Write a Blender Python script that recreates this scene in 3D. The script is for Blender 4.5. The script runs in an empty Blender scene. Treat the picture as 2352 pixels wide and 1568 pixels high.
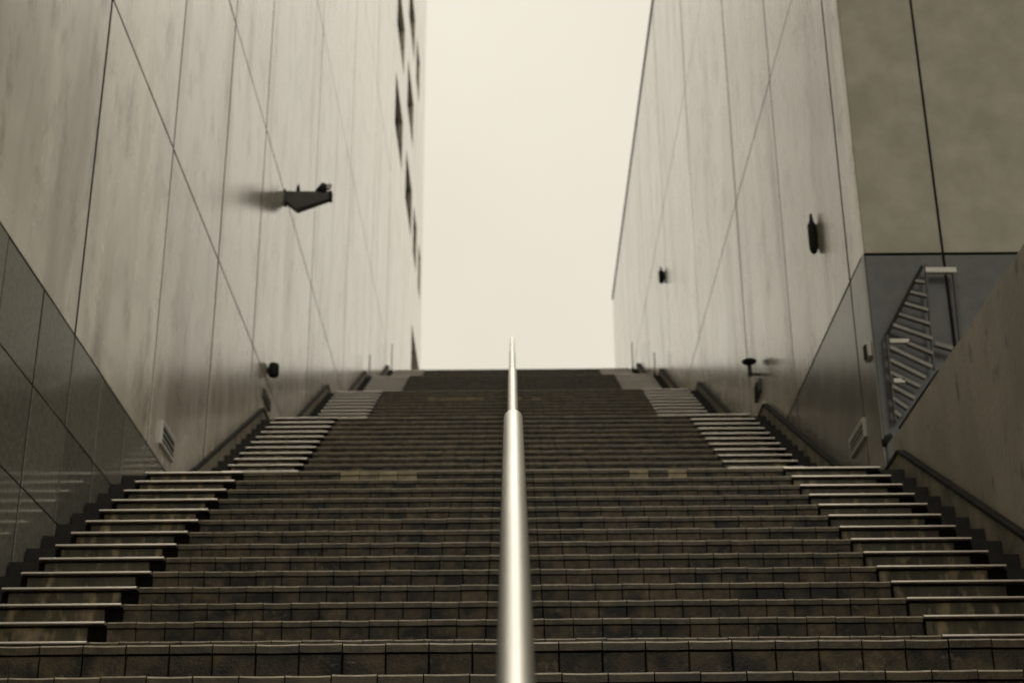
import bpy, math, random
from mathutils import Vector, Matrix
random.seed(7)
R_ = math.radians
scene = bpy.context.scene
COL = scene.collection

# ------------------------------------------------------------------ camera, world, sun, exposure
TILT, ROLL, F = 23.0, 0.45, 3565.0           # degrees, degrees, focal length in units of a 2352 wide picture
cd = bpy.data.cameras.new('camera'); cam = bpy.data.objects.new('camera', cd); COL.objects.link(cam)
cd.sensor_width = 36; cd.lens = F / 2352 * 36
cd.clip_start = 0.05; cd.clip_end = 3000
cam.matrix_world = Matrix.Rotation(R_(90 + TILT), 4, 'X') @ Matrix.Rotation(-R_(ROLL), 4, 'Z')
cd.dof.use_dof = True; cd.dof.focus_distance = 5.8; cd.dof.aperture_fstop = 3.6; cd.dof.aperture_blades = 0
scene.camera = cam

SUN_EL = 62
world = bpy.data.worlds.new('World'); scene.world = world; world.use_nodes = True
wt = world.node_tree; wt.nodes.clear()
wo = wt.nodes.new('ShaderNodeOutputWorld'); bg = wt.nodes.new('ShaderNodeBackground')
sky = wt.nodes.new('ShaderNodeTexSky'); sky.sky_type = 'NISHITA'; sky.sun_disc = False
sky.sun_elevation = R_(SUN_EL); sky.sun_rotation = 0; sky.dust_density = 6; sky.air_density = 1.5
hs = wt.nodes.new('ShaderNodeHueSaturation'); hs.inputs['Saturation'].default_value = 0.12
wt.links.new(sky.outputs[0], hs.inputs['Color'])
tc = wt.nodes.new('ShaderNodeTexCoord'); ns = wt.nodes.new('ShaderNodeTexNoise')
ns.inputs['Scale'].default_value = 2.6; ns.inputs['Detail'].default_value = 3
wt.links.new(tc.outputs['Generated'], ns.inputs['Vector'])
cr = wt.nodes.new('ShaderNodeValToRGB')       # overcast cloud deck, cream coloured, softly uneven
cr.color_ramp.elements[0].position = 0.3; cr.color_ramp.elements[0].color = (0.765, 0.71, 0.585, 1)
cr.color_ramp.elements[1].position = 0.7; cr.color_ramp.elements[1].color = (0.88, 0.825, 0.69, 1)
wt.links.new(ns.outputs['Fac'], cr.inputs['Fac'])
gain = wt.nodes.new('ShaderNodeVectorMath'); gain.operation = 'SCALE'; gain.inputs[3].default_value = 10.0
wt.links.new(cr.outputs['Color'], gain.inputs[0])
mx = wt.nodes.new('ShaderNodeMix'); mx.data_type = 'RGBA'; mx.inputs[0].default_value = 0.93
wt.links.new(hs.outputs['Color'], mx.inputs[6]); wt.links.new(gain.outputs[0], mx.inputs[7])
wt.links.new(mx.outputs[2], bg.inputs['Color']); bg.inputs['Strength'].default_value = 0.10
wt.links.new(bg.outputs[0], wo.inputs[0])

sd = bpy.data.lights.new('sun', 'SUN'); sun = bpy.data.objects.new('sun', sd); COL.objects.link(sun)
sd.energy = 1.5; sd.angle = R_(52); sd.color = (1.0, 0.94, 0.82)
sun.rotation_euler = (-R_(90 - SUN_EL), 0, 0)  # light comes from beyond the top of the stairs
vs = scene.view_settings
vs.view_transform = 'Standard'; vs.look = 'None'; vs.gamma = 1; vs.exposure = 0.0
vs.use_curve_mapping = False

# ------------------------------------------------------------------ from the photograph to places on real planes
CT, ST, RO = math.cos(R_(TILT)), math.sin(R_(TILT)), math.sin(R_(ROLL))
def ray(px, py):
    a, b = px - 1176, py - 784
    a, b = a - RO * b, b + RO * a
    up = -b / F
    return a / F, CT - ST * up, ST + CT * up
def on_side(px, py, X):                       # -> (Y, Z) on the plane x = X
    x, y, z = ray(px, py); t = X / x
    return y * t, z * t
def on_front(px, py, Y):                      # -> (X, Z) on the plane y = Y
    x, y, z = ray(px, py); t = Y / y
    return x * t, z * t

# ------------------------------------------------------------------ materials
def mat(name, c1, c2, rough=0.6, scale=(1, 1, 1), nscale=4.0, detail=6, bump=0.0, bscale=60.0, metallic=0.0,
        c3=None, s3=(1, 1, 1), n3=1.0, t3=(0.5, 0.7), rnd=0.0, rvar=0.0, spec=0.5, coords='pos', coat=0.0, ramp=(0.35, 0.65), dist=0.0, c4=None, s4=(1, 1, 1), n4=1.0, t4=(0.55, 0.7)):
    m = bpy.data.materials.new(name); m.use_nodes = True; mask3 = mask4 = None
    t = m.node_tree; N = t.nodes; L = t.links; b = N['Principled BSDF']
    g = N.new('ShaderNodeNewGeometry'); mp = N.new('ShaderNodeMapping'); mp.inputs['Scale'].default_value = scale
    L.new(g.outputs['Position'], mp.inputs['Vector'])
    n = N.new('ShaderNodeTexNoise'); n.inputs['Scale'].default_value = nscale; n.inputs['Detail'].default_value = detail
    n.inputs['Roughness'].default_value = 0.6; n.inputs['Distortion'].default_value = dist
    L.new(mp.outputs[0], n.inputs['Vector'])
    r = N.new('ShaderNodeValToRGB'); r.color_ramp.elements[0].position = ramp[0]; r.color_ramp.elements[1].position = ramp[1]
    r.color_ramp.elements[0].color = (*c1, 1); r.color_ramp.elements[1].color = (*c2, 1)
    L.new(n.outputs['Fac'], r.inputs['Fac']); out = r.outputs['Color']
    if c3 is not None:
        mp3 = N.new('ShaderNodeMapping'); mp3.inputs['Scale'].default_value = s3; mp3.inputs['Location'].default_value = (3.1, 7.7, 1.3)
        L.new(g.outputs['Position'], mp3.inputs['Vector'])
        k = N.new('ShaderNodeTexNoise'); k.inputs['Scale'].default_value = n3; k.inputs['Detail'].default_value = 5
        L.new(mp3.outputs[0], k.inputs['Vector'])
        rr = N.new('ShaderNodeMapRange'); rr.inputs[1].default_value = t3[0]; rr.inputs[2].default_value = t3[1]
        L.new(k.outputs['Fac'], rr.inputs[0])
        x = N.new('ShaderNodeMix'); x.data_type = 'RGBA'; L.new(rr.outputs[0], x.inputs[0]); L.new(out, x.inputs[6]); x.inputs[7].default_value = (*c3, 1)
        out = x.outputs[2]; mask3 = rr.outputs[0]
    if c4 is not None:
        mp4 = N.new('ShaderNodeMapping'); mp4.inputs['Scale'].default_value = s4; mp4.inputs['Location'].default_value = (9.1, 2.7, 5.3)
        L.new(g.outputs['Position'], mp4.inputs['Vector'])
        k = N.new('ShaderNodeTexNoise'); k.inputs['Scale'].default_value = n4; k.inputs['Detail'].default_value = 7; k.inputs['Roughness'].default_value = .65
        L.new(mp4.outputs[0], k.inputs['Vector'])
        rr = N.new('ShaderNodeMapRange'); rr.inputs[1].default_value = t4[0]; rr.inputs[2].default_value = t4[1]
        L.new(k.outputs['Fac'], rr.inputs[0])
        x = N.new('ShaderNodeMix'); x.data_type = 'RGBA'; L.new(rr.outputs[0], x.inputs[0]); L.new(out, x.inputs[6]); x.inputs[7].default_value = (*c4, 1)
        out = x.outputs[2]; mask4 = rr.outputs[0]
    if rnd:
        oi = N.new('ShaderNodeObjectInfo'); q = N.new('ShaderNodeMapRange')
        q.inputs[3].default_value = 1 - rnd; q.inputs[4].default_value = 1 + rnd
        L.new(oi.outputs['Random'], q.inputs[0])
        v = N.new('ShaderNodeVectorMath'); v.operation = 'SCALE'; L.new(out, v.inputs[0]); L.new(q.outputs[0], v.inputs[3])
        out = v.outputs[0]
    L.new(out, b.inputs['Base Color'])
    b.inputs['Roughness'].default_value = rough; b.inputs['Metallic'].default_value = metallic
    b.inputs['Specular IOR Level'].default_value = spec
    if coat:
        if mask3 is not None and mask4 is not None:      # stained patches have lost their sheen
            ad = N.new('ShaderNodeMath'); ad.operation = 'ADD'; L.new(mask3, ad.inputs[0]); L.new(mask4, ad.inputs[1])
            q = N.new('ShaderNodeMapRange'); q.inputs[1].default_value = 0; q.inputs[2].default_value = 1.1
            q.inputs[3].default_value = coat; q.inputs[4].default_value = coat * .6
            L.new(ad.outputs[0], q.inputs[0]); L.new(q.outputs[0], b.inputs['Coat Weight'])
        else: b.inputs['Coat Weight'].default_value = coat
        b.inputs['Coat Roughness'].default_value = 0.20; b.inputs['Coat IOR'].default_value = 1.6
    if rvar:
        q = N.new('ShaderNodeMapRange'); q.inputs[3].default_value = rough - rvar; q.inputs[4].default_value = rough + rvar
        q.inputs[1].default_value = .3; q.inputs[2].default_value = .7
        L.new(n.outputs['Fac'], q.inputs[0]); L.new(q.outputs[0], b.inputs['Roughness'])
    if bump:
        bn = N.new('ShaderNodeTexNoise'); bn.inputs['Scale'].default_value = bscale; bn.inputs['Detail'].default_value = 5
        L.new(mp.outputs[0] if coords == 'map' else g.outputs['Position'], bn.inputs['Vector'])
        bu = N.new('ShaderNodeBump'); bu.inputs['Strength'].default_value = bump; bu.inputs['Distance'].default_value = 0.004
        L.new(bn.outputs['Fac'], bu.inputs['Height']); L.new(bu.outputs[0], b.inputs['Normal'])
    return m

M = {}
M['panel'] = mat('pale_concrete_panel', (.46, .425, .355), (.78, .735, .63), rough=.25, scale=(1, .9, .45), nscale=1.1, detail=9, spec=.85, dist=.7,
                 c3=(.26, .185, .11), s3=(1, 1.5, .20), n3=1.15, t3=(.50, .76), c4=(.13, .11, .08), s4=(1, 1.3, .75), n4=2.6, t4=(.52, .78),
                 rnd=.15, rvar=.06, bump=.05, bscale=5, coat=.9)
M['clad'] = mat('smooth_grey_cladding', (.17, .16, .14), (.25, .235, .205), rough=.2, nscale=2, rnd=.06, spec=.7)
M['polished'] = mat('polished_grey_stone', (.125, .118, .10), (.18, .17, .145), rough=.10, nscale=30, rnd=.2, bump=.05, bscale=30, rvar=.03)
M['slate'] = mat('polished_slate_panel', (.07, .073, .073), (.10, .104, .104), rough=.22, nscale=6, rnd=.05)
M['rough_concrete'] = mat('weathered_concrete', (.31, .295, .24), (.41, .39, .32), rough=.6, nscale=2.2, detail=9, bump=.5, bscale=40,
                          c3=(.29, .275, .22), n3=2.5, t3=(.5, .8), rnd=.04)
M['low_wall'] = mat('brown_cast_concrete', (.30, .275, .23), (.44, .41, .345), rough=.5, scale=(1, 1, .7), nscale=1.2, detail=9, bump=.6, bscale=25,
                    c3=(.16, .14, .11), s3=(1, 2, 1.3), n3=4, t3=(.6, .75))
M['tile'] = mat('brown_stone_tile', (.017, .0125, .0068), (.165, .121, .072), rough=.55, nscale=14, detail=10, bump=.9, bscale=110,
                c3=(.010, .008, .005), n3=5.5, t3=(.46, .62), c4=(.24, .19, .12), n4=22, t4=(.58, .8), rnd=.3, rvar=.1, ramp=(.3, .75))
M['nosing'] = mat('olive_stone_nosing', (.030, .022, .011), (.14, .104, .056), rough=.36, nscale=16, detail=10, bump=.5, bscale=110,
                  c3=(.03, .025, .016), n3=9, t3=(.55, .72), rnd=.2, ramp=(.3, .75))
M['pale_tile'] = mat('pale_yellow_tile', (.22, .185, .11), (.38, .32, .20), rough=.6, nscale=10, bump=.4, bscale=90, rnd=.25)
M['grout'] = mat('dark_grout', (.007, .0055, .004), (.016, .013, .009), rough=.95, spec=.1, nscale=20)
M['strip'] = mat('worn_metal_nosing', (.86, .78, .70), (.95, .88, .80), rough=.34, scale=(3, 1, 1), nscale=3, rnd=.05, metallic=.8)
M['edge'] = mat('tile_edge_highlight', (.34, .28, .21), (.58, .50, .39), rough=.3, nscale=25, rnd=.2)  # edge highlight put into the colour of the nosing lip
M['marble'] = mat('veined_stone_riser', (.04, .034, .018), (.13, .105, .06), rough=.4, scale=(2.2, 1, .55), nscale=3.4, detail=4,
                  c3=(.40, .31, .19), s3=(6, 1, 2.4), n3=2.4, t3=(.53, .68), rnd=.15)
M['gutter'] = mat('black_gutter_stone', (.010, .009, .006), (.022, .019, .013), rough=.6, nscale=9)
M['curb'] = mat('curb_stone', (.18, .16, .12), (.28, .25, .195), rough=.7, nscale=5, detail=8, c3=(.08, .07, .05), n3=4, t3=(.5, .75))
M['cap'] = mat('dark_curb_cap', (.014, .012, .009), (.026, .023, .017), rough=.9, spec=.1, nscale=6)
M['backing'] = mat('joint_backing', (.035, .038, .030), (.055, .058, .046), rough=.9, nscale=4)
M['sealant'] = mat('dark_joint_sealant', (.018, .022, .015), (.028, .032, .022), rough=.95, nscale=4, spec=.1)
M['steel'] = mat('brushed_steel', (.50, .485, .44), (.58, .565, .515), rough=.42, scale=(8, .3, .3), nscale=3, detail=2, metallic=1.0)
M['black'] = mat('black_metal', (.012, .012, .010), (.020, .020, .016), rough=.7, nscale=6, spec=.2)
M['dark_steel'] = mat('dark_painted_steel', (.05, .048, .042), (.08, .077, .068), rough=.45, nscale=5)
M['white_metal'] = mat('white_painted_metal', (.55, .54, .50), (.68, .67, .62), rough=.4, nscale=5)
M['grey_slat'] = mat('grey_slat_metal', (.19, .185, .17), (.26, .25, .23), rough=.4, nscale=6, rnd=.15)
M['glass'] = mat('dark_window_glass', (.010, .013, .010), (.016, .02, .016), rough=.12, nscale=2, spec=.25)
M['paving'] = mat('pavement_stone', (.13, .12, .10), (.20, .185, .155), rough=.8, nscale=3, bump=.3)
M['ground'] = mat('ground_stone', (.10, .095, .08), (.16, .15, .125), rough=.9, nscale=.4)

# ------------------------------------------------------------------ helpers
def tag(o, label=None, cat=None, group=None, kind=None):
    if label: o['label'] = label
    if cat: o['category'] = cat
    if group: o['group'] = group
    if kind: o['kind'] = kind
    return o
def empty(name, loc=(0, 0, 0)):
    o = bpy.data.objects.new(name, None); COL.objects.link(o); o.location = loc
    o.empty_display_size = .1
    return o
class MB:
    def __init__(s): s.v = []; s.f = []
    def box(s, x0, x1, y0, y1, z0, z1):
        b = len(s.v)
        s.v += [(x0, y0, z0), (x1, y0, z0), (x1, y1, z0), (x0, y1, z0), (x0, y0, z1), (x1, y0, z1), (x1, y1, z1), (x0, y1, z1)]
        s.f += [tuple(b + i for i in q) for q in ((0, 3, 2, 1), (4, 5, 6, 7), (0, 1, 5, 4), (1, 2, 6, 5), (2, 3, 7, 6), (3, 0, 4, 7))]
        return s
    def chamfer(s, lo, hi, axis, side, c):
        """box whose face towards side (-1/+1) on axis has chamfered rims"""
        b = len(s.v); ax = [i for i in range(3) if i != axis]
        back = hi[axis] if side < 0 else lo[axis]; front = lo[axis] if side < 0 else hi[axis]
        def ring(d, ins):
            for (p, q) in ((0, 0), (1, 0), (1, 1), (0, 1)):
                co = [0, 0, 0]; co[axis] = d
                co[ax[0]] = (hi[ax[0]] - ins) if p else (lo[ax[0]] + ins)
                co[ax[1]] = (hi[ax[1]] - ins) if q else (lo[ax[1]] + ins)
                s.v.append(tuple(co))
        ring(back, 0); ring(front - side * c, 0); ring(front, c)
        for r in (0, 4):
            for i in range(4):
                j = (i + 1) % 4
                s.f.append((b + r + i, b + r + j, b + r + 4 + j, b + r + 4 + i))
        s.f.append((b + 8, b + 9, b + 10, b + 11)); s.f.append((b + 3, b + 2, b + 1, b))
        return s
    def extrude(s, prof, x0, x1, segs=1, sag=0.0, closed=True):
        """profile of (y, z) swept along x"""
        b = len(s.v); n = len(prof)
        for i in range(segs + 1):
            t = i / segs; x = x0 + (x1 - x0) * t; dz = -sag * 4 * t * (1 - t)
            for (y, z) in prof: s.v.append((x, y, z + dz))
        for i in range(segs):
            for j in range(n):
                k = (j + 1) % n
                s.f.append((b + i * n + j, b + i * n + k, b + (i + 1) * n + k, b + (i + 1) * n + j))
        s.f.append(tuple(b + j for j in range(n))[::-1]); s.f.append(tuple(b + segs * n + j for j in range(n)))
        return s
    def prism_x(s, poly, x0, x1): return s.extrude(poly, x0, x1, 1)
    def tube(s, pts, r, n=16, cap=True, radii=None):
        b = len(s.v); P = [Vector(p) for p in pts]
        prev = None
        for i, p in enumerate(P):
            d = ((P[min(i + 1, len(P) - 1)] - P[max(i - 1, 0)])).normalized()
            if prev is None:
                u = Vector((1, 0, 0)) if abs(d.x) < .9 else Vector((0, 1, 0))
                u = (u - d * u.dot(d)).normalized()
            else: u = (prev - d * prev.dot(d)).normalized()
            prev = u; w = d.cross(u); rr = radii[i] if radii else r
            for k in range(n):
                a = 2 * math.pi * k / n
                s.v.append(tuple(p + u * (rr * math.cos(a)) + w * (rr * math.sin(a))))
        for i in range(len(P) - 1):
            for k in range(n):
                j = (k + 1) % n
                s.f.append((b + i * n + k, b + i * n + j, b + (i + 1) * n + j, b + (i + 1) * n + k))
        if cap:
            s.f.append(tuple(b + k for k in range(n))[::-1]); e = b + (len(P) - 1) * n
            s.f.append(tuple(e + k for k in range(n)))
        return s
    def bar(s, p, q, w, h, up=(0, 0, 1)):
        """rectangular bar from p to q, w across, h along up"""
        p, q, up = Vector(p), Vector(q), Vector(up); d = (q - p).normalized()
        a = d.cross(up).normalized(); u = a.cross(d).normalized(); b = len(s.v)
        for e in (p, q):
            for (i, j) in ((-1, -1), (1, -1), (1, 1), (-1, 1)): s.v.append(tuple(e + a * (i * w / 2) + u * (j * h / 2)))
        s.f += [tuple(b + i for i in t) for t in ((0, 3, 2, 1), (4, 5, 6, 7), (0, 1, 5, 4), (1, 2, 6, 5), (2, 3, 7, 6), (3, 0, 4, 7))]
        return s
    def mesh(s, name, m, sides=None):
        me = bpy.data.meshes.new(name); me.from_pydata(s.v, [], s.f); me.update()
        if sides:                              # rim of the panel wears the dark joint sealant
            me.materials.append(m); me.materials.append(sides)
            for i in (0, 1, 2, 3): me.polygons[i].material_index = 1
        import bmesh
        bm = bmesh.new(); bm.from_mesh(me); bmesh.ops.recalc_face_normals(bm, faces=bm.faces); bm.to_mesh(me); bm.free()
        if not sides: me.materials.append(m)
        return me
    def build(s, name, m, parent=None, smooth=False, loc=None, sides=None):
        me = s.mesh(name, m, sides)
        if smooth: me.polygons.foreach_set('use_smooth', [True] * len(me.polygons))
        o = bpy.data.objects.new(name, me); COL.objects.link(o)
        if parent: o.parent = parent
        if loc: o.location = loc
        return o
def inst(name, me, parent, loc, scale=None):
    o = bpy.data.objects.new(name, me); COL.objects.link(o); o.parent = parent; o.location = loc
    if scale: o.scale = scale
    return o

# ------------------------------------------------------------------ staircase layout
T, R = 0.30, 0.166
FL = []                                       # (first nosing Y, first nosing Z, steps)
z = 1.146 - 15 * R; FL.append((5.37 - 15 * T, z, 16))
zt = 1.146
for (y0, n) in ((7.02, 16), (13.016, 16), (19.016, 16), (25.016, 16), (31.016, 14)):
    FL.append((y0, zt + R, n)); zt += n * R
GROUND = FL[0][1] - R
PLAZA = zt
XT, XS, XG = 2.10, 2.855, 3.04                # end of tiles, end of strip, end of gutter
TW = 0.150
def stair_z(Y):                               # walking surface height at Y
    h = GROUND
    for (y0, z0, n) in FL:
        if Y < y0: return h
        k = min(int((Y - y0) / T), n - 1); h = z0 + k * R
    return h

# ground, landings, plaza
g = MB().box(-400, 400, -400, .86, GROUND - 1, GROUND).build('ground', M['ground']); tag(g, kind='structure')
g = MB().box(-400, 400, .86, 600, GROUND - 1.3, GROUND - .3).build('ground', M['ground']); tag(g, kind='structure')
for i in range(5):
    y0, z0, n = FL[i]; yt = y0 + (n - 1) * T; zz = z0 + (n - 1) * R
    o = MB().box(-XG, XG, yt + T + .003, FL[i + 1][0] + .01, zz - .4, zz - .002).build('landing', M['paving']); tag(o, kind='structure')
yt = FL[5][0] + 13 * T
o = MB().box(-3.04, 60, yt + T + .003, 90, PLAZA - .5, PLAZA - .002).build('plaza', M['paving']); tag(o, kind='structure')

# ------------------------------------------------------------------ tile meshes (shared)
G = 0.0045
rt_mesh = [MB().chamfer((G / 2, 0, -R + .004), (TW - G / 2, .012, -.037), 1, -1, .0025).mesh('riser_tile', M['tile'])]
def nose_prof(d=.05):
    return [(.0, -.0325), (-.007, -.031), (-.007, -.0065), (-.0045, -.0018), (.001, 0), (d, .001), (d, -.0325)]
def edged(me):                                # pale colour paints in the light caught on the rounded nosing lip
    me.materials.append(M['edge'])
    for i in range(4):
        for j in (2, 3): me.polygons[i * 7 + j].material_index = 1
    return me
nt_mesh = [MB().extrude(nose_prof(), G / 2, TW - G / 2, 4, .0016).mesh('nosing_tile', M['nosing']),
           MB().extrude(nose_prof(), G / 2, TW - G / 2, 4, .0004).mesh('nosing_tile', M['nosing'])]
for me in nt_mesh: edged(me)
pale_rt = MB().chamfer((G / 2, 0, -R + .004), (TW - G / 2, .012, -.037), 1, -1, .0025).mesh('riser_tile', M['pale_tile'])
pale_nt = MB().extrude(nose_prof(), G / 2, TW - G / 2, 4, .001).mesh('nosing_tile', M['pale_tile'])
strip_mesh = MB().extrude([(.0, -.0165), (-.026, -.0165), (-.031, -.015), (-.0335, -.012), (-.0335, -.008), (-.0315, -.0048), (-.027, -.002), (-.020, 0), (.06, .0015), (.06, -.0165)], 0, XS - XT - .006).mesh('nosing_strip', M['strip'])
slab_mesh = MB().chamfer((0, 0, -R + .002), (.63, .02, -.026), 1, -1, .003).mesh('riser_slab', M['marble'])
FLAB = ['lowest flight of dark tiled steps, crossing the bottom edge of the photo',
        'second flight from the bottom, brown tiled steps with white edge strips and stained risers',
        'third flight from the bottom, dark tiled steps just above the pale yellow tiles',
        'fourth flight from the bottom, blurred dark steps with closely packed light edge strips',
        'fifth flight from the bottom, small blurred dark steps just below the top one',
        'topmost short flight of dark steps, its upper edge against the sky']
SOLO = [range(6, 16), range(2, 12), range(6, 16), (), (), ()]
cols = [(-XT + j * TW) for j in range(28)]
for fi, (y0, z0, n) in enumerate(FL):
    fl = empty('stair_flight', (0, y0, z0 - R)); tag(fl, FLAB[fi], 'stair flight', 'flights of the long staircase')
    rest = MB(); restn = MB(); base = Vector((0, y0, z0 - R))
    for k in range(n):
        yy, zz = k * T, (k + 1) * R
        s = MB()
        back = T + .012 if k < n - 1 else T
        s.box(-XT, XT, .010, back, -R - (0 if k else .1), -.004)
        so = s.build('step', M['grout'], fl, loc=(0, yy, zz))
        for sg in (-1, 1):
            a, b = sorted((sg * (XT + .0005), sg * XS)); MB().box(a, b, .022, back, -R, -.003).build('step_end', M['grout'], so)
            a, b = sorted((sg * (XS + .001), sg * XG)); MB().box(a, b, -.012, back - .001, -R - .02, -.022).build('gutter_step', M['gutter'], so)
            inst('nosing_strip', strip_mesh, so, ((XT + .004) if sg > 0 else -XS + .002, 0, 0))
            inst('riser_slab', slab_mesh, so, ((XT + .02) if sg > 0 else -XS + .03, .006, 0))
        off = 0.004
        for j, x in enumerate(cols):
            pale = (fi == 1 and k == 15 and (5 <= j <= 8 or j in (22, 20))) or (fi == 3 and k == 13 and (5 <= j <= 10 or j in (14, 16)))
            dy = random.uniform(-.0025, .0025); dz = random.uniform(-.0016, .0012)
            if k in SOLO[fi] or pale:
                inst('riser_tile', pale_rt if pale else rt_mesh[0], so, (x + off, dy, 0))
                inst('nosing_tile', pale_nt if pale else random.choice(nt_mesh), so, (x + off, dy, dz)).rotation_euler.y = random.uniform(-.010, .010)
            else:
                rest.chamfer((x + off + G / 2, yy + dy, zz - R + .004), (x + off + TW - G / 2, yy + .012, zz - .037), 1, -1, .0025)
                b = [(p[0] + yy + dy, p[1] + zz + dz) for p in nose_prof()]
                restn.extrude(b, x + off + G / 2, x + off + TW - G / 2)
    if rest.v:
        tag(rest.build('riser_tile', M['tile'], fl), kind='stuff')
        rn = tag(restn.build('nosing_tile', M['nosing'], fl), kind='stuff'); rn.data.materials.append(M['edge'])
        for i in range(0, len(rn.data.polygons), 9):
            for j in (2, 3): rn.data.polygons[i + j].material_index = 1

# ------------------------------------------------------------------ curbs along the edges
def curb(sg, fi, xi, xo, label, lift=.15, run=True):
    y0, z0, n = FL[fi]; yt = y0 + (n - 1) * T; ztop = z0 + (n - 1) * R; zb = z0 - R
    ye = yt + .12
    sl = R / T
    ya = y0 - T - .05
    yend = FL[fi + 1][0] - T - .07 if fi < 5 else yt + 1.2
    top = [(ya, zb + lift), (y0 - T, zb + lift), (ye, ztop + lift + sl * .12 * .5), (yend, ztop + lift)]
    c = empty('stair_curb', (sg * xi, y0, zb)); tag(c, label, 'curb', 'sloping curbs beside the flights')
    def rel(p): return [(a - y0, b - zb) for a, b in p]
    a, b = sorted((0, sg * (xo - xi)))
    body = rel([(p[0], p[1] - .028) for p in top]) + rel([(yend, ztop - .35), (yt, ztop - .5), (y0, zb - .35), (ya, zb - .35)])
    MB().prism_x(body, a, b).build('curb_face', M['curb'], c)
    cap = rel(top) + rel([(p[0], p[1] - .027) for p in top[::-1]])
    a, b = sorted((-sg * .012, sg * (xo - xi)))
    MB().prism_x(cap, a, b).build('cap', M['cap'], c)
names = {1: 'beside the second flight from the bottom', 2: 'beside the third flight from the bottom', 3: 'beside the fourth flight from the bottom',
         4: 'beside the fifth flight from the bottom', 5: 'beside the topmost flight'}
for fi in range(1, 6):
    curb(1, fi, XG + .002, 3.097, 'sloping stone curb with dark cap under the right wall, ' + names[fi])
    if fi > 1: curb(-1, fi, XG - .022, 3.047, 'sloping stone curb with dark cap under the left wall, ' + names[fi])

# ------------------------------------------------------------------ walls made of panels
def panel_wall(root, X, sg, ys, zs, m, jv=.022, j=.010, skip=None, name='panel', thick=.04):
    """panels on the plane x = X facing the stairs; ys / zs are joint positions"""
    for a in range(len(ys) - 1):
        for b in range(len(zs) - 1):
            y0, y1, z0, z1 = ys[a] + jv, ys[a + 1] - jv, zs[b] + j, zs[b + 1] - j
            if z1 < stair_z(y0) - .1: continue
            if skip and skip(ys[a], ys[a + 1], zs[b], zs[b + 1]): continue
            zc, yc = (z0 + z1) / 2, (y0 + y1) / 2; d = random.uniform(-.0015, .0015)
            mb = MB()
            if sg < 0: mb.chamfer((-thick, y0 - yc, z0 - zc), (d, y1 - yc, z1 - zc), 0, 1, .004)
            else: mb.chamfer((d, y0 - yc, z0 - zc), (thick, y1 - yc, z1 - zc), 0, -1, .004)
            mb.build(name, m, root, loc=(X, yc, zc), sides=M['sealant'])
WL, WR = -3.05, 3.10
# left wall
YV1 = on_side(217, 378, WL)[0]
DP = 2.29
zB = on_side(375, 1075, WL)[1]; zA = on_side(396, 335, WL)[1]; zU = on_side(650, 430, WL)[1]
YEND, YTOW = 47.5, 34.6
lw = empty('panel_wall'); tag(lw, 'tall pale panel wall along the left side of the stairs, polished dark stone at its foot', 'wall')
MB().box(WL - .6, WL - .041, -3.5, YTOW, GROUND - .2, 36).build('backing', M['backing'], lw)
ys = [YV1 + i * DP for i in range(-6, 11)] + [YTOW]
ys = [y for y in ys if y < YTOW - .5 and y > -3.4] + [YTOW - .01]; ys = [-3.5] + ys
zs = [zB, zA, zU, 14.65, 19.4, 24.2, 30.0, 36.0]
ys = ys[:10] + ys[11:-1:2] + ys[-1:]
panel_wall(lw, WL, -1, ys, zs, M['panel'])
ys2 = [YV1 + i * DP / 3 for i in range(-17, 7)]
zs2 = [zB - .67 * i for i in range(9)][::-1]
panel_wall(lw, WL, -1, ys2, zs2, M['polished'], j=.004, jv=.012, name='polished_panel')
ys3 = [YV1 + i * DP for i in range(2, 14)]

# tower at the far end of the left wall, with rows of slit windows
tw = empty('tower', (0, 0, 0)); tag(tw, 'tall pale building with dark window slits at the far end of the left wall', 'building')
wrows = [(21.35, 22.95), (24.45, 26.05), (27.6, 29.2), (30.8, 32.4)]
wcols = [(35.45, 38.1), (39.6, 42.2), (43.1, 44.7), (45.7, 46.9)]
YJ = on_side(945, 790, WL)[0]; ZL = on_side(945, 737, WL)[1]
def tbox(y0, y1, z0, z1, nm='facade_panel'):
    yc, zc = (y0 + y1) / 2, (z0 + z1) / 2
    MB().box(-.35, 0, y0 - yc, y1 - yc, z0 - zc, z1 - zc).build(nm, M['panel'], tw, loc=(WL, yc, zc))
zprev = ZL; e = .004
tbox(YTOW + e, YJ - e, PLAZA - 3, ZL - e, 'base_wall')
bands = []
for (a, b) in wrows:
    tbox(YTOW + e, YEND, zprev + e, a - e); bands.append((a, b)); zprev = b
tbox(YTOW + e, YEND, zprev + e, 36)
for (a, b) in wrows:
    edges = [YTOW + e] + [v for w in {0: wcols, 1: wcols[:2], 2: wcols[1:3], 3: wcols[:2]}[wrows.index((a, b))] for v in w] + [YEND]
    for i in range(0, len(edges), 2): tbox(edges[i], edges[i + 1], a, b, 'pier')
    here = {0: wcols, 1: wcols[:2], 2: wcols[1:3], 3: wcols[:2]}[wrows.index((a, b))]
    for (p, q) in here:
        w = MB()
        for (y0, y1, z0, z1) in ((p, q, a, a + .06), (p, q, b - .06, b), (p, p + .06, a + .06, b - .06), (q - .06, q, a + .06, b - .06), ((p + q) / 2 - .03, (p + q) / 2 + .03, a + .06, b - .06)):
            w.box(-.2, -.14, y0 - p, y1 - p, z0 - a, z1 - a)
        wo_ = w.build('window', M['dark_steel'], tw, loc=(WL, p, a))
        for s_ in (0, 1):
            h = (q - p) / 2
            MB().box(-.19, -.17, s_ * h + (.06 if s_ == 0 else .03), (s_ + 1) * h - (.03 if s_ == 0 else .06), .06, b - a - .06).build('pane', M['glass'], wo_)
MB().box(-9.35, -.36, YTOW + .01 - 34, YEND - 34, PLAZA - 3, 36).build('core', M['backing'], tw, loc=(WL, 34, 0))
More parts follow.
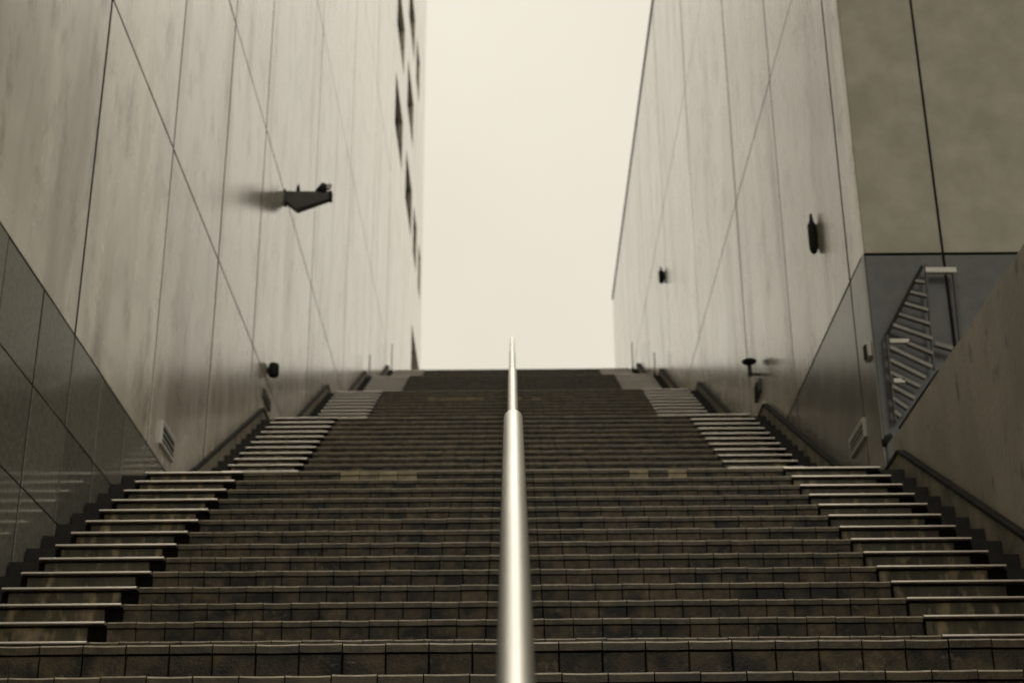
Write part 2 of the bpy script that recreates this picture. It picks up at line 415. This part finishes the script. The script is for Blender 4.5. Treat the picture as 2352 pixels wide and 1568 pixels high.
MB().box(-9.3, -.0, 0, .3, PLAZA - 3, 36).build('end_wall', M['panel'], tw, loc=(WL, YEND + .003, 0))

# right wall
YC = on_side(2003, 784, WR)[0]
zR1 = on_side(1985, 577, WR)[1]; zR2 = on_side(1770, 175, WR)[1]; zR3 = on_side(1600, 60, WR)[1]; zR4 = on_side(1455, 335, WR)[1]
YRE = on_side(1411, 800, WR)[0]
yv = [YC + .065 - .022] + [on_side(px, py, WR)[0] for px, py in ((1955, 675), (1771, 220), (1700, 600))]
while yv[-1] + 4.6 < YRE - .6: yv.append(yv[-1] + 4.6)
yv.append(YRE)
rw = empty('panel_wall'); tag(rw, 'pale panel wall along the right side of the stairs with a flat top against the sky', 'wall')
panel_wall(rw, WR, 1, yv, [zR1, zR2, zR3, zR4], M['panel'])
panel_wall(rw, WR, 1, yv, [3.0, zR1], M['clad'], name='cladding_panel')
MB().box(WR + .041, WR + 9, YC + .045, YRE - .01, GROUND - .2, zR4 - .02).build('backing', M['backing'], rw)
MB().box(WR - .02, WR + 9.2, YC + .3, YRE + .02, zR4 + .002, zR4 + .10).build('coping', M['cap'], rw)
# wall facing the camera on the right
fw = empty('return_wall', (WR, YC, 0)); tag(fw, 'weathered grey-brown concrete wall facing the stairs at upper right with slate panels below', 'wall')
XJ = on_front(2165, 577, YC)[0]
MB().chamfer((0, 0, zR1), (.012, .06, zR4), 1, -1, .003).build('corner_post', M['panel'], fw)
MB().chamfer((0, 0, -1.6), (.012, .06, zR1 - .002), 1, -1, .003).build('corner_post', M['clad'], fw)
xs = [WR + .015, XJ, XJ + 1.45, XJ + 2.9, XJ + 4.35]
for i in range(4):
    for (z0, z1, m, nm) in ((-1.6, zR1, M['slate'], 'slate_panel'), (zR1, zR2 + 2, M['rough_concrete'], 'concrete_panel'), (zR2 + 2, zR4, M['rough_concrete'], 'concrete_panel')):
        a = xs[i] + (.0 if i == 0 else .011)
        MB().chamfer((a - WR, 0, z0 + .012), (xs[i + 1] - .011 - WR, .04, z1 - .012), 1, -1, .004).build(nm, m, fw, sides=M['sealant'])
# low side wall on the right
YLW = on_side(2048, 1000, WR)[0]
zLW = on_side(2215, 762, WR)[1]
low = empty('low_wall', (WR, 0, 0)); tag(low, 'brown stained concrete side wall with level top at the right edge, ending at the landing', 'wall')
prof = [(-3.5, GROUND - .2)]
MB().chamfer((0, -3.5, GROUND - .2), (.30, YLW, zLW), 0, -1, .006).build('wall_body', M['low_wall'], low)

# ------------------------------------------------------------------ central handrail
hr = empty('handrail', (0.002, .5, GROUND)); tag(hr, 'shiny round steel handrail climbing the middle of the stairs', 'handrail')
H = .835; pts = []
y0, z0, n = FL[0]
nodes = [(y0 - T - .35, GROUND + H), (y0 - T, GROUND + H)]
for (y0, z0, n) in FL:
    zb = z0 - R
    nodes += [(y0 - T, zb + H), (y0 + (n - 1) * T, z0 + (n - 1) * R + H)]
nodes.append((nodes[-1][0] + .35, nodes[-1][1]))
nodes = [nodes[0]] + nodes[2:]
sm = []                                        # rounded elbows
for i, p in enumerate(nodes):
    if i in (0, len(nodes) - 1): sm.append(p); continue
    P, A, B = Vector(p), Vector(nodes[i - 1]), Vector(nodes[i + 1])
    a = P + (A - P).normalized() * .09; b = P + (B - P).normalized() * .09
    for t in range(7):
        t /= 6; q = a * (1 - t) ** 2 + P * (2 * t * (1 - t)) + b * t * t; sm.append((q.x, q.y))
rail = MB().tube([(0, y - .5, z_ - GROUND) for y, z_ in sm], .0345, 40).build('top_rail', M['steel'], hr, smooth=True)
for fi, (y0, z0, n) in enumerate(FL):
    for k in range(0, n, 5):
        yy = y0 + k * T + .15; zz = z0 + k * R
        tp = zz + H + .15 * R / T - .02
        po = MB().tube([(0, 0, 0), (0, 0, tp - zz)], .019, 14).build('post', M['steel'], hr, smooth=True, loc=(0, yy - .5, zz - GROUND))
        MB().tube([(0, 0, 0), (0, 0, .012)], .05, 16).build('flange', M['steel'], po)

# ------------------------------------------------------------------ fixtures on the walls
# bracket fixture on the left wall
Yb, Zb = on_side(655, 455, WL)
k_ = Yb / 21.0
fx = empty('wall_bracket_light', (WL, Yb, Zb)); tag(fx, 'dark wedge-shaped bracket lamp with a lamp head, projecting high from the left wall', 'wall lamp')
MB().extrude([(-.1, -.0), (.1, 0), (.1, .01), (-.1, .01)], 0, .01)
b = MB(); b.v = [(0, -.07, .07), (.60, -.05, .07), (.60, -.05, -.04), (.17, -.07, -.20), (0, -.07, -.06),
                 (0, .07, .07), (.60, .05, .07), (.60, .05, -.04), (.17, .07, -.20), (0, .07, -.06)]
b.f = [(0, 1, 2, 3, 4), (9, 8, 7, 6, 5), (0, 5, 6, 1), (1, 6, 7, 2), (2, 7, 8, 3), (3, 8, 9, 4), (4, 9, 5, 0)]
b.build('bracket_arm', M['dark_steel'], fx)
MB().box(0, .02, -.09, .09, -.09, .09).build('wall_plate', M['dark_steel'], fx)
MB().tube([(.17, 0, .07), (.17, 0, .13), (.17, 0, .17), (.17, 0, .21)], .02, 12, radii=[.012, .028, .022, .006]).build('spike', M['black'], fx)
hd = MB().tube([(.48, 0, .07), (.50, 0, .13), (.53, 0, .20)], .07, 16, radii=[.085, .07, .05]).build('lamp_head', M['black'], fx, smooth=True)
MB().tube([(.575, -.02, .12), (.605, -.02, .19)], .03, 12).build('lens', M['white_metal'], hd)
MB().box(.60, .635, -.06, .06, -.045, .075).build('end_plate', M['black'], fx)
# barrel lamp
Yb, Zb = on_side(615, 850, WL)
fx = empty('barrel_lamp', (WL, Yb, Zb)); tag(fx, 'small black barrel lamp on the left wall just above the third flight', 'wall lamp')
MB().tube([(.075, 0, -.085), (.075, 0, -.07), (.075, 0, .06), (.075, 0, .085)], .07, 20, radii=[.052, .066, .066, .056]).build('lamp_body', M['black'], fx, smooth=True)
MB().box(0, .03, -.03, .03, -.03, .03).build('wall_bracket', M['black'], fx)
# louvred step lights set on the walls
def louvre(X, sg, corners, label, dark=False):
    (pa, pb) = corners
    y0, z1 = on_side(*pa, X); y1, _ = on_side(*pb[:2], X); z0 = on_side(*pb[2:], X)[1]
    w, h = abs(y1 - y0), abs(z1 - z0)
    o = empty('louvred_light', (X, min(y0, y1), min(z0, z1))); tag(o, label, 'wall light', 'louvred lights on the walls')
    t = .022; d = .05; fr = M['dark_steel'] if dark else M['white_metal']
    f = MB()
    def bx(a, b, y0, y1, z0, z1):
        a, b = sorted((-sg * a, -sg * b)); f.box(a, b, y0, y1, z0, z1)
    d = .026; bx(-.0, d, 0, w, 0, t); bx(0, d, 0, w, h - t, h); bx(0, d, 0, t, t, h - t); bx(0, d, w - t, w, t, h - t)
    f.build('frame', fr, o)
    f = MB(); bx(.001, .022, t, w - t, t, h - t); f.build('back_plate', M['black'], o)
    n = 3
    for i in range(n):
        f = MB(); zc = t + (h - 2 * t) * (i + .75) / n; bx(.0222, .0262, t, w - t, zc - .010, zc); f.build('slat', fr, o)
louvre(WL, -1, ((369, 964), (396, 1022, 364, 1016)), 'white framed louvred light at the foot of the left wall above the second flight')
louvre(WR, 1, ((1987, 958), (1955, 1006, 1988, 1006)), 'grey framed louvred light at the foot of the right wall beside the landing')
louvre(WL, -1, ((603, 890), (618, 925, 603, 912)), 'small dark louvred light on the left wall at the top of the third flight', True)
# slim dark sconces on the right wall
def sconce(px, pt, pb, wid, label):
    Y, zt_ = on_side(px, pt, WR); _, zb_ = on_side(px, pb, WR)
    o = empty('wall_sconce', (WR, Y, zb_)); tag(o, label, 'wall lamp', 'slim dark lamps on the right wall')
    h = zt_ - zb_
    MB().tube([(-wid, 0, .0), (-wid, 0, .05 * h), (-wid, 0, .16 * h), (-wid, 0, .72 * h), (-wid, 0, .80 * h), (-wid, 0, h)], 1, 20,
              radii=[.3 * wid, .75 * wid, wid, wid, .55 * wid, .28 * wid]).build('lamp_body', M['black'], o, smooth=True)
    MB().box(-wid * .6, 0, -.03, .03, .35 * h, .55 * h).build('wall_bracket', M['black'], o)
sconce(1872, 492, 604, .045, 'larger slim black sconce on the right wall, nearer the corner')
sconce(1524, 614, 660, .055, 'smaller and farther slim dark sconce on the right wall near the sky edge')
# mushroom lamp on the right wall
Yb, Zb = on_side(1745, 838, WR)
fx = empty('mushroom_lamp', (WR, Yb, Zb)); tag(fx, 'small dark mushroom-shaped lamp standing out from the right wall against the pale reflection', 'wall lamp')
MB().tube([(-.13, 0, .0), (-.13, 0, .03), (-.13, 0, .055), (-.13, 0, .075)], 1, 20, radii=[.02, .085, .095, .06]).build('lamp_cap', M['black'], fx, smooth=True)
MB().tube([(-.13, 0, .01), (-.13, 0, -.15)], .027, 14).build('stem', M['dark_steel'], fx, smooth=True)
MB().box(-.14, 0, -.015, .015, -.14, -.11).build('arm', M['dark_steel'], fx)
# small pale plate under it and one on the corner
def plate(X, sg, a, b, label, m):
    y0, z1 = on_side(*a, X); y1, z0 = on_side(*b, X)
    w = max(abs(y1 - y0), .12); h = abs(z1 - z0)
    o = empty('wall_plate', (X, min(y0, y1), min(z0, z1))); tag(o, label, 'wall plate')
    c = MB(); c.chamfer((-.03, 0, 0), (0, w, h), 0, -1, .006) if sg > 0 else c.chamfer((0, 0, 0), (.03, w, h), 0, 1, .006)
    c.build('plate', m, o)
    s = MB()
    for q in (.15, .5, .85): s.box(*( (-.045, -.03) if sg > 0 else (.03, .045) ), w * .3, w * .7, h * q - .02, h * q + .02)
    s.build('fastener', M['black'], o)
plate(WR, 1, (1748, 868), (1738, 925), 'narrow grey plate with dark fasteners on the right wall above the third flight curb', M['dark_steel'])
plate(WR, 1, (2000, 786), (1994, 832), 'small pale fitting on the right wall close to its corner', M['white_metal'])
# thin posts at the heads of the curbs
def thin_post(x, fi, h, label):
    y0, z0, n = FL[fi]; Y = y0 + (n - 1) * T + .15; Z = z0 + (n - 1) * R
    o = empty('guide_post', (x, Y, Z)); tag(o, label, 'post', 'thin posts at the heads of the upper curbs')
    MB().tube([(0, 0, 0), (0, 0, h)], .013, 12).build('shaft', M['grey_slat'], o, smooth=True)
    MB().tube([(0, 0, -.02), (0, 0, .08)], .03, 12).build('foot', M['black'], o, smooth=True)
    MB().tube([(0, 0, h), (0, 0, h + .02)], .017, 12).build('tip', M['dark_steel'], o, smooth=True)
thin_post(-2.94, 4, .52, 'thin grey post on the left at the head of the fifth flight')
thin_post(2.94, 4, .52, 'thin grey post on the right at the head of the fifth flight')
thin_post(-2.94, 5, .72, 'thin grey post on the left at the head of the topmost flight')
thin_post(2.94, 5, .72, 'thin grey post on the right at the head of the topmost flight')

# ------------------------------------------------------------------ reflection built as slats, and fittings, in the corner behind the low wall
YS = YC - .10
def fp(zx, zy, Y=None):                       # from the enlarged corner view to the plane in front of the return wall
    Y = Y or YS
    x, z_ = on_front(1837.6 + zx / 1.951, 459.4 + zy / 1.951, Y); return (x, Y, z_)
sc = empty('slat_reflection', fp(480, 1000)); tag(sc, 'reflection in the slate panels, built as a narrow stack of grey slanting slats behind the low wall', 'reflection')  # solid slats added in place of a reflection in the polished slate
inv = Vector(sc.location)
def sbar(a, b, w, h, nm, m, up=(0, 0, 1)):
    MB().bar(Vector(fp(*a)) - inv, Vector(fp(*b)) - inv, w, h, up).build(nm, m, sc)
for i, (a, b, th, m) in enumerate([((515, 366), (556, 371), .022, 'grey_slat'), ((492, 414), (566, 433), .022, 'grey_slat'), ((468, 466), (572, 496), .024, 'grey_slat'),
        ((442, 514), (582, 558), .026, 'grey_slat'), ((415, 562), (592, 624), .028, 'grey_slat'), ((480, 642), (594, 690), .028, 'grey_slat'),
        ((402, 662), (590, 750), .030, 'grey_slat'), ((402, 718), (562, 798), .030, 'grey_slat'), ((404, 775), (536, 838), .030, 'grey_slat'), ((412, 836), (512, 890), .030, 'grey_slat'),
        ((415, 890), (482, 936), .028, 'grey_slat'), ((422, 948), (450, 972), .030, 'grey_slat'), ((400, 634), (486, 634), .034, 'white_metal'), ((418, 812), (468, 812), .036, 'white_metal')]):
    sbar(a, b, .05, th, 'slat', M[m])
sbar((545, 300), (388, 606), .04, .030, 'reflected_diagonal', M['black'], (1, 0, 0.01))
sbar((388, 606), (428, 990), .04, .014, 'reflected_edge', M['dark_steel'], (1, 0, 0.01))
sbar((562, 290), (600, 760), .03, .016, 'reflected_edge', M['dark_steel'], (1, 0, 0.01))
pf = empty('pipe_frame', fp(700, 620)); tag(pf, 'bent pale pipe frame standing right of the slanting slats behind the low wall', 'pipe frame')
inv2 = Vector(pf.location)
MB().bar(Vector(fp(560, 317)) - inv2, Vector(fp(697, 317)) - inv2, .05, .046).build('top_bar', M['white_metal'], pf)
MB().bar(Vector(fp(690, 330)) - inv2, Vector(fp(722, 640)) - inv2, .04, .030, (1, 0, .01)).build('upright', M['dark_steel'], pf)
MB().bar(Vector(fp(602, 645)) - inv2, Vector(fp(682, 668)) - inv2, .05, .036).build('lower_bar', M['grey_slat'], pf)
# black handrail on the end of the low wall
a = on_side(2147, 846, WR); b = on_side(2062, 988, WR)
br = empty('short_handrail', (WR + .03, b[0], zLW)); tag(br, 'short black handrail lying along the top end of the low brown wall', 'handrail')
ln = b[0] - a[0]
MB().tube([(0, a[0] - b[0], .02), (0, -.5 * ln, .03), (0, .0, .03)], .022, 14).build('rail', M['black'], br, smooth=True)
for q in (-.95, -.5, -.05): MB().tube([(0, q * ln, -.01), (0, q * ln, .03)], .018, 10).build('bracket', M['black'], br)
x, z_ = on_front(2040, 1012, YLW + .06)
kn = empty('black_hook', (x, YLW + .06, z_)); tag(kn, 'black bent bracket on a thin stalk at the foot of the corner by the landing', 'bracket')
MB().tube([(.03, 0, .05), (.0, 0, .03), (-.03, 0, -.01), (-.035, 0, -.05)], .028, 12, radii=[.022, .03, .03, .018]).build('hook', M['black'], kn, smooth=True)
MB().tube([(-.02, 0, -.05), (-.02, 0, z_ and (3.80 - z_))], .013, 10).build('stalk', M['dark_steel'], kn, smooth=True)
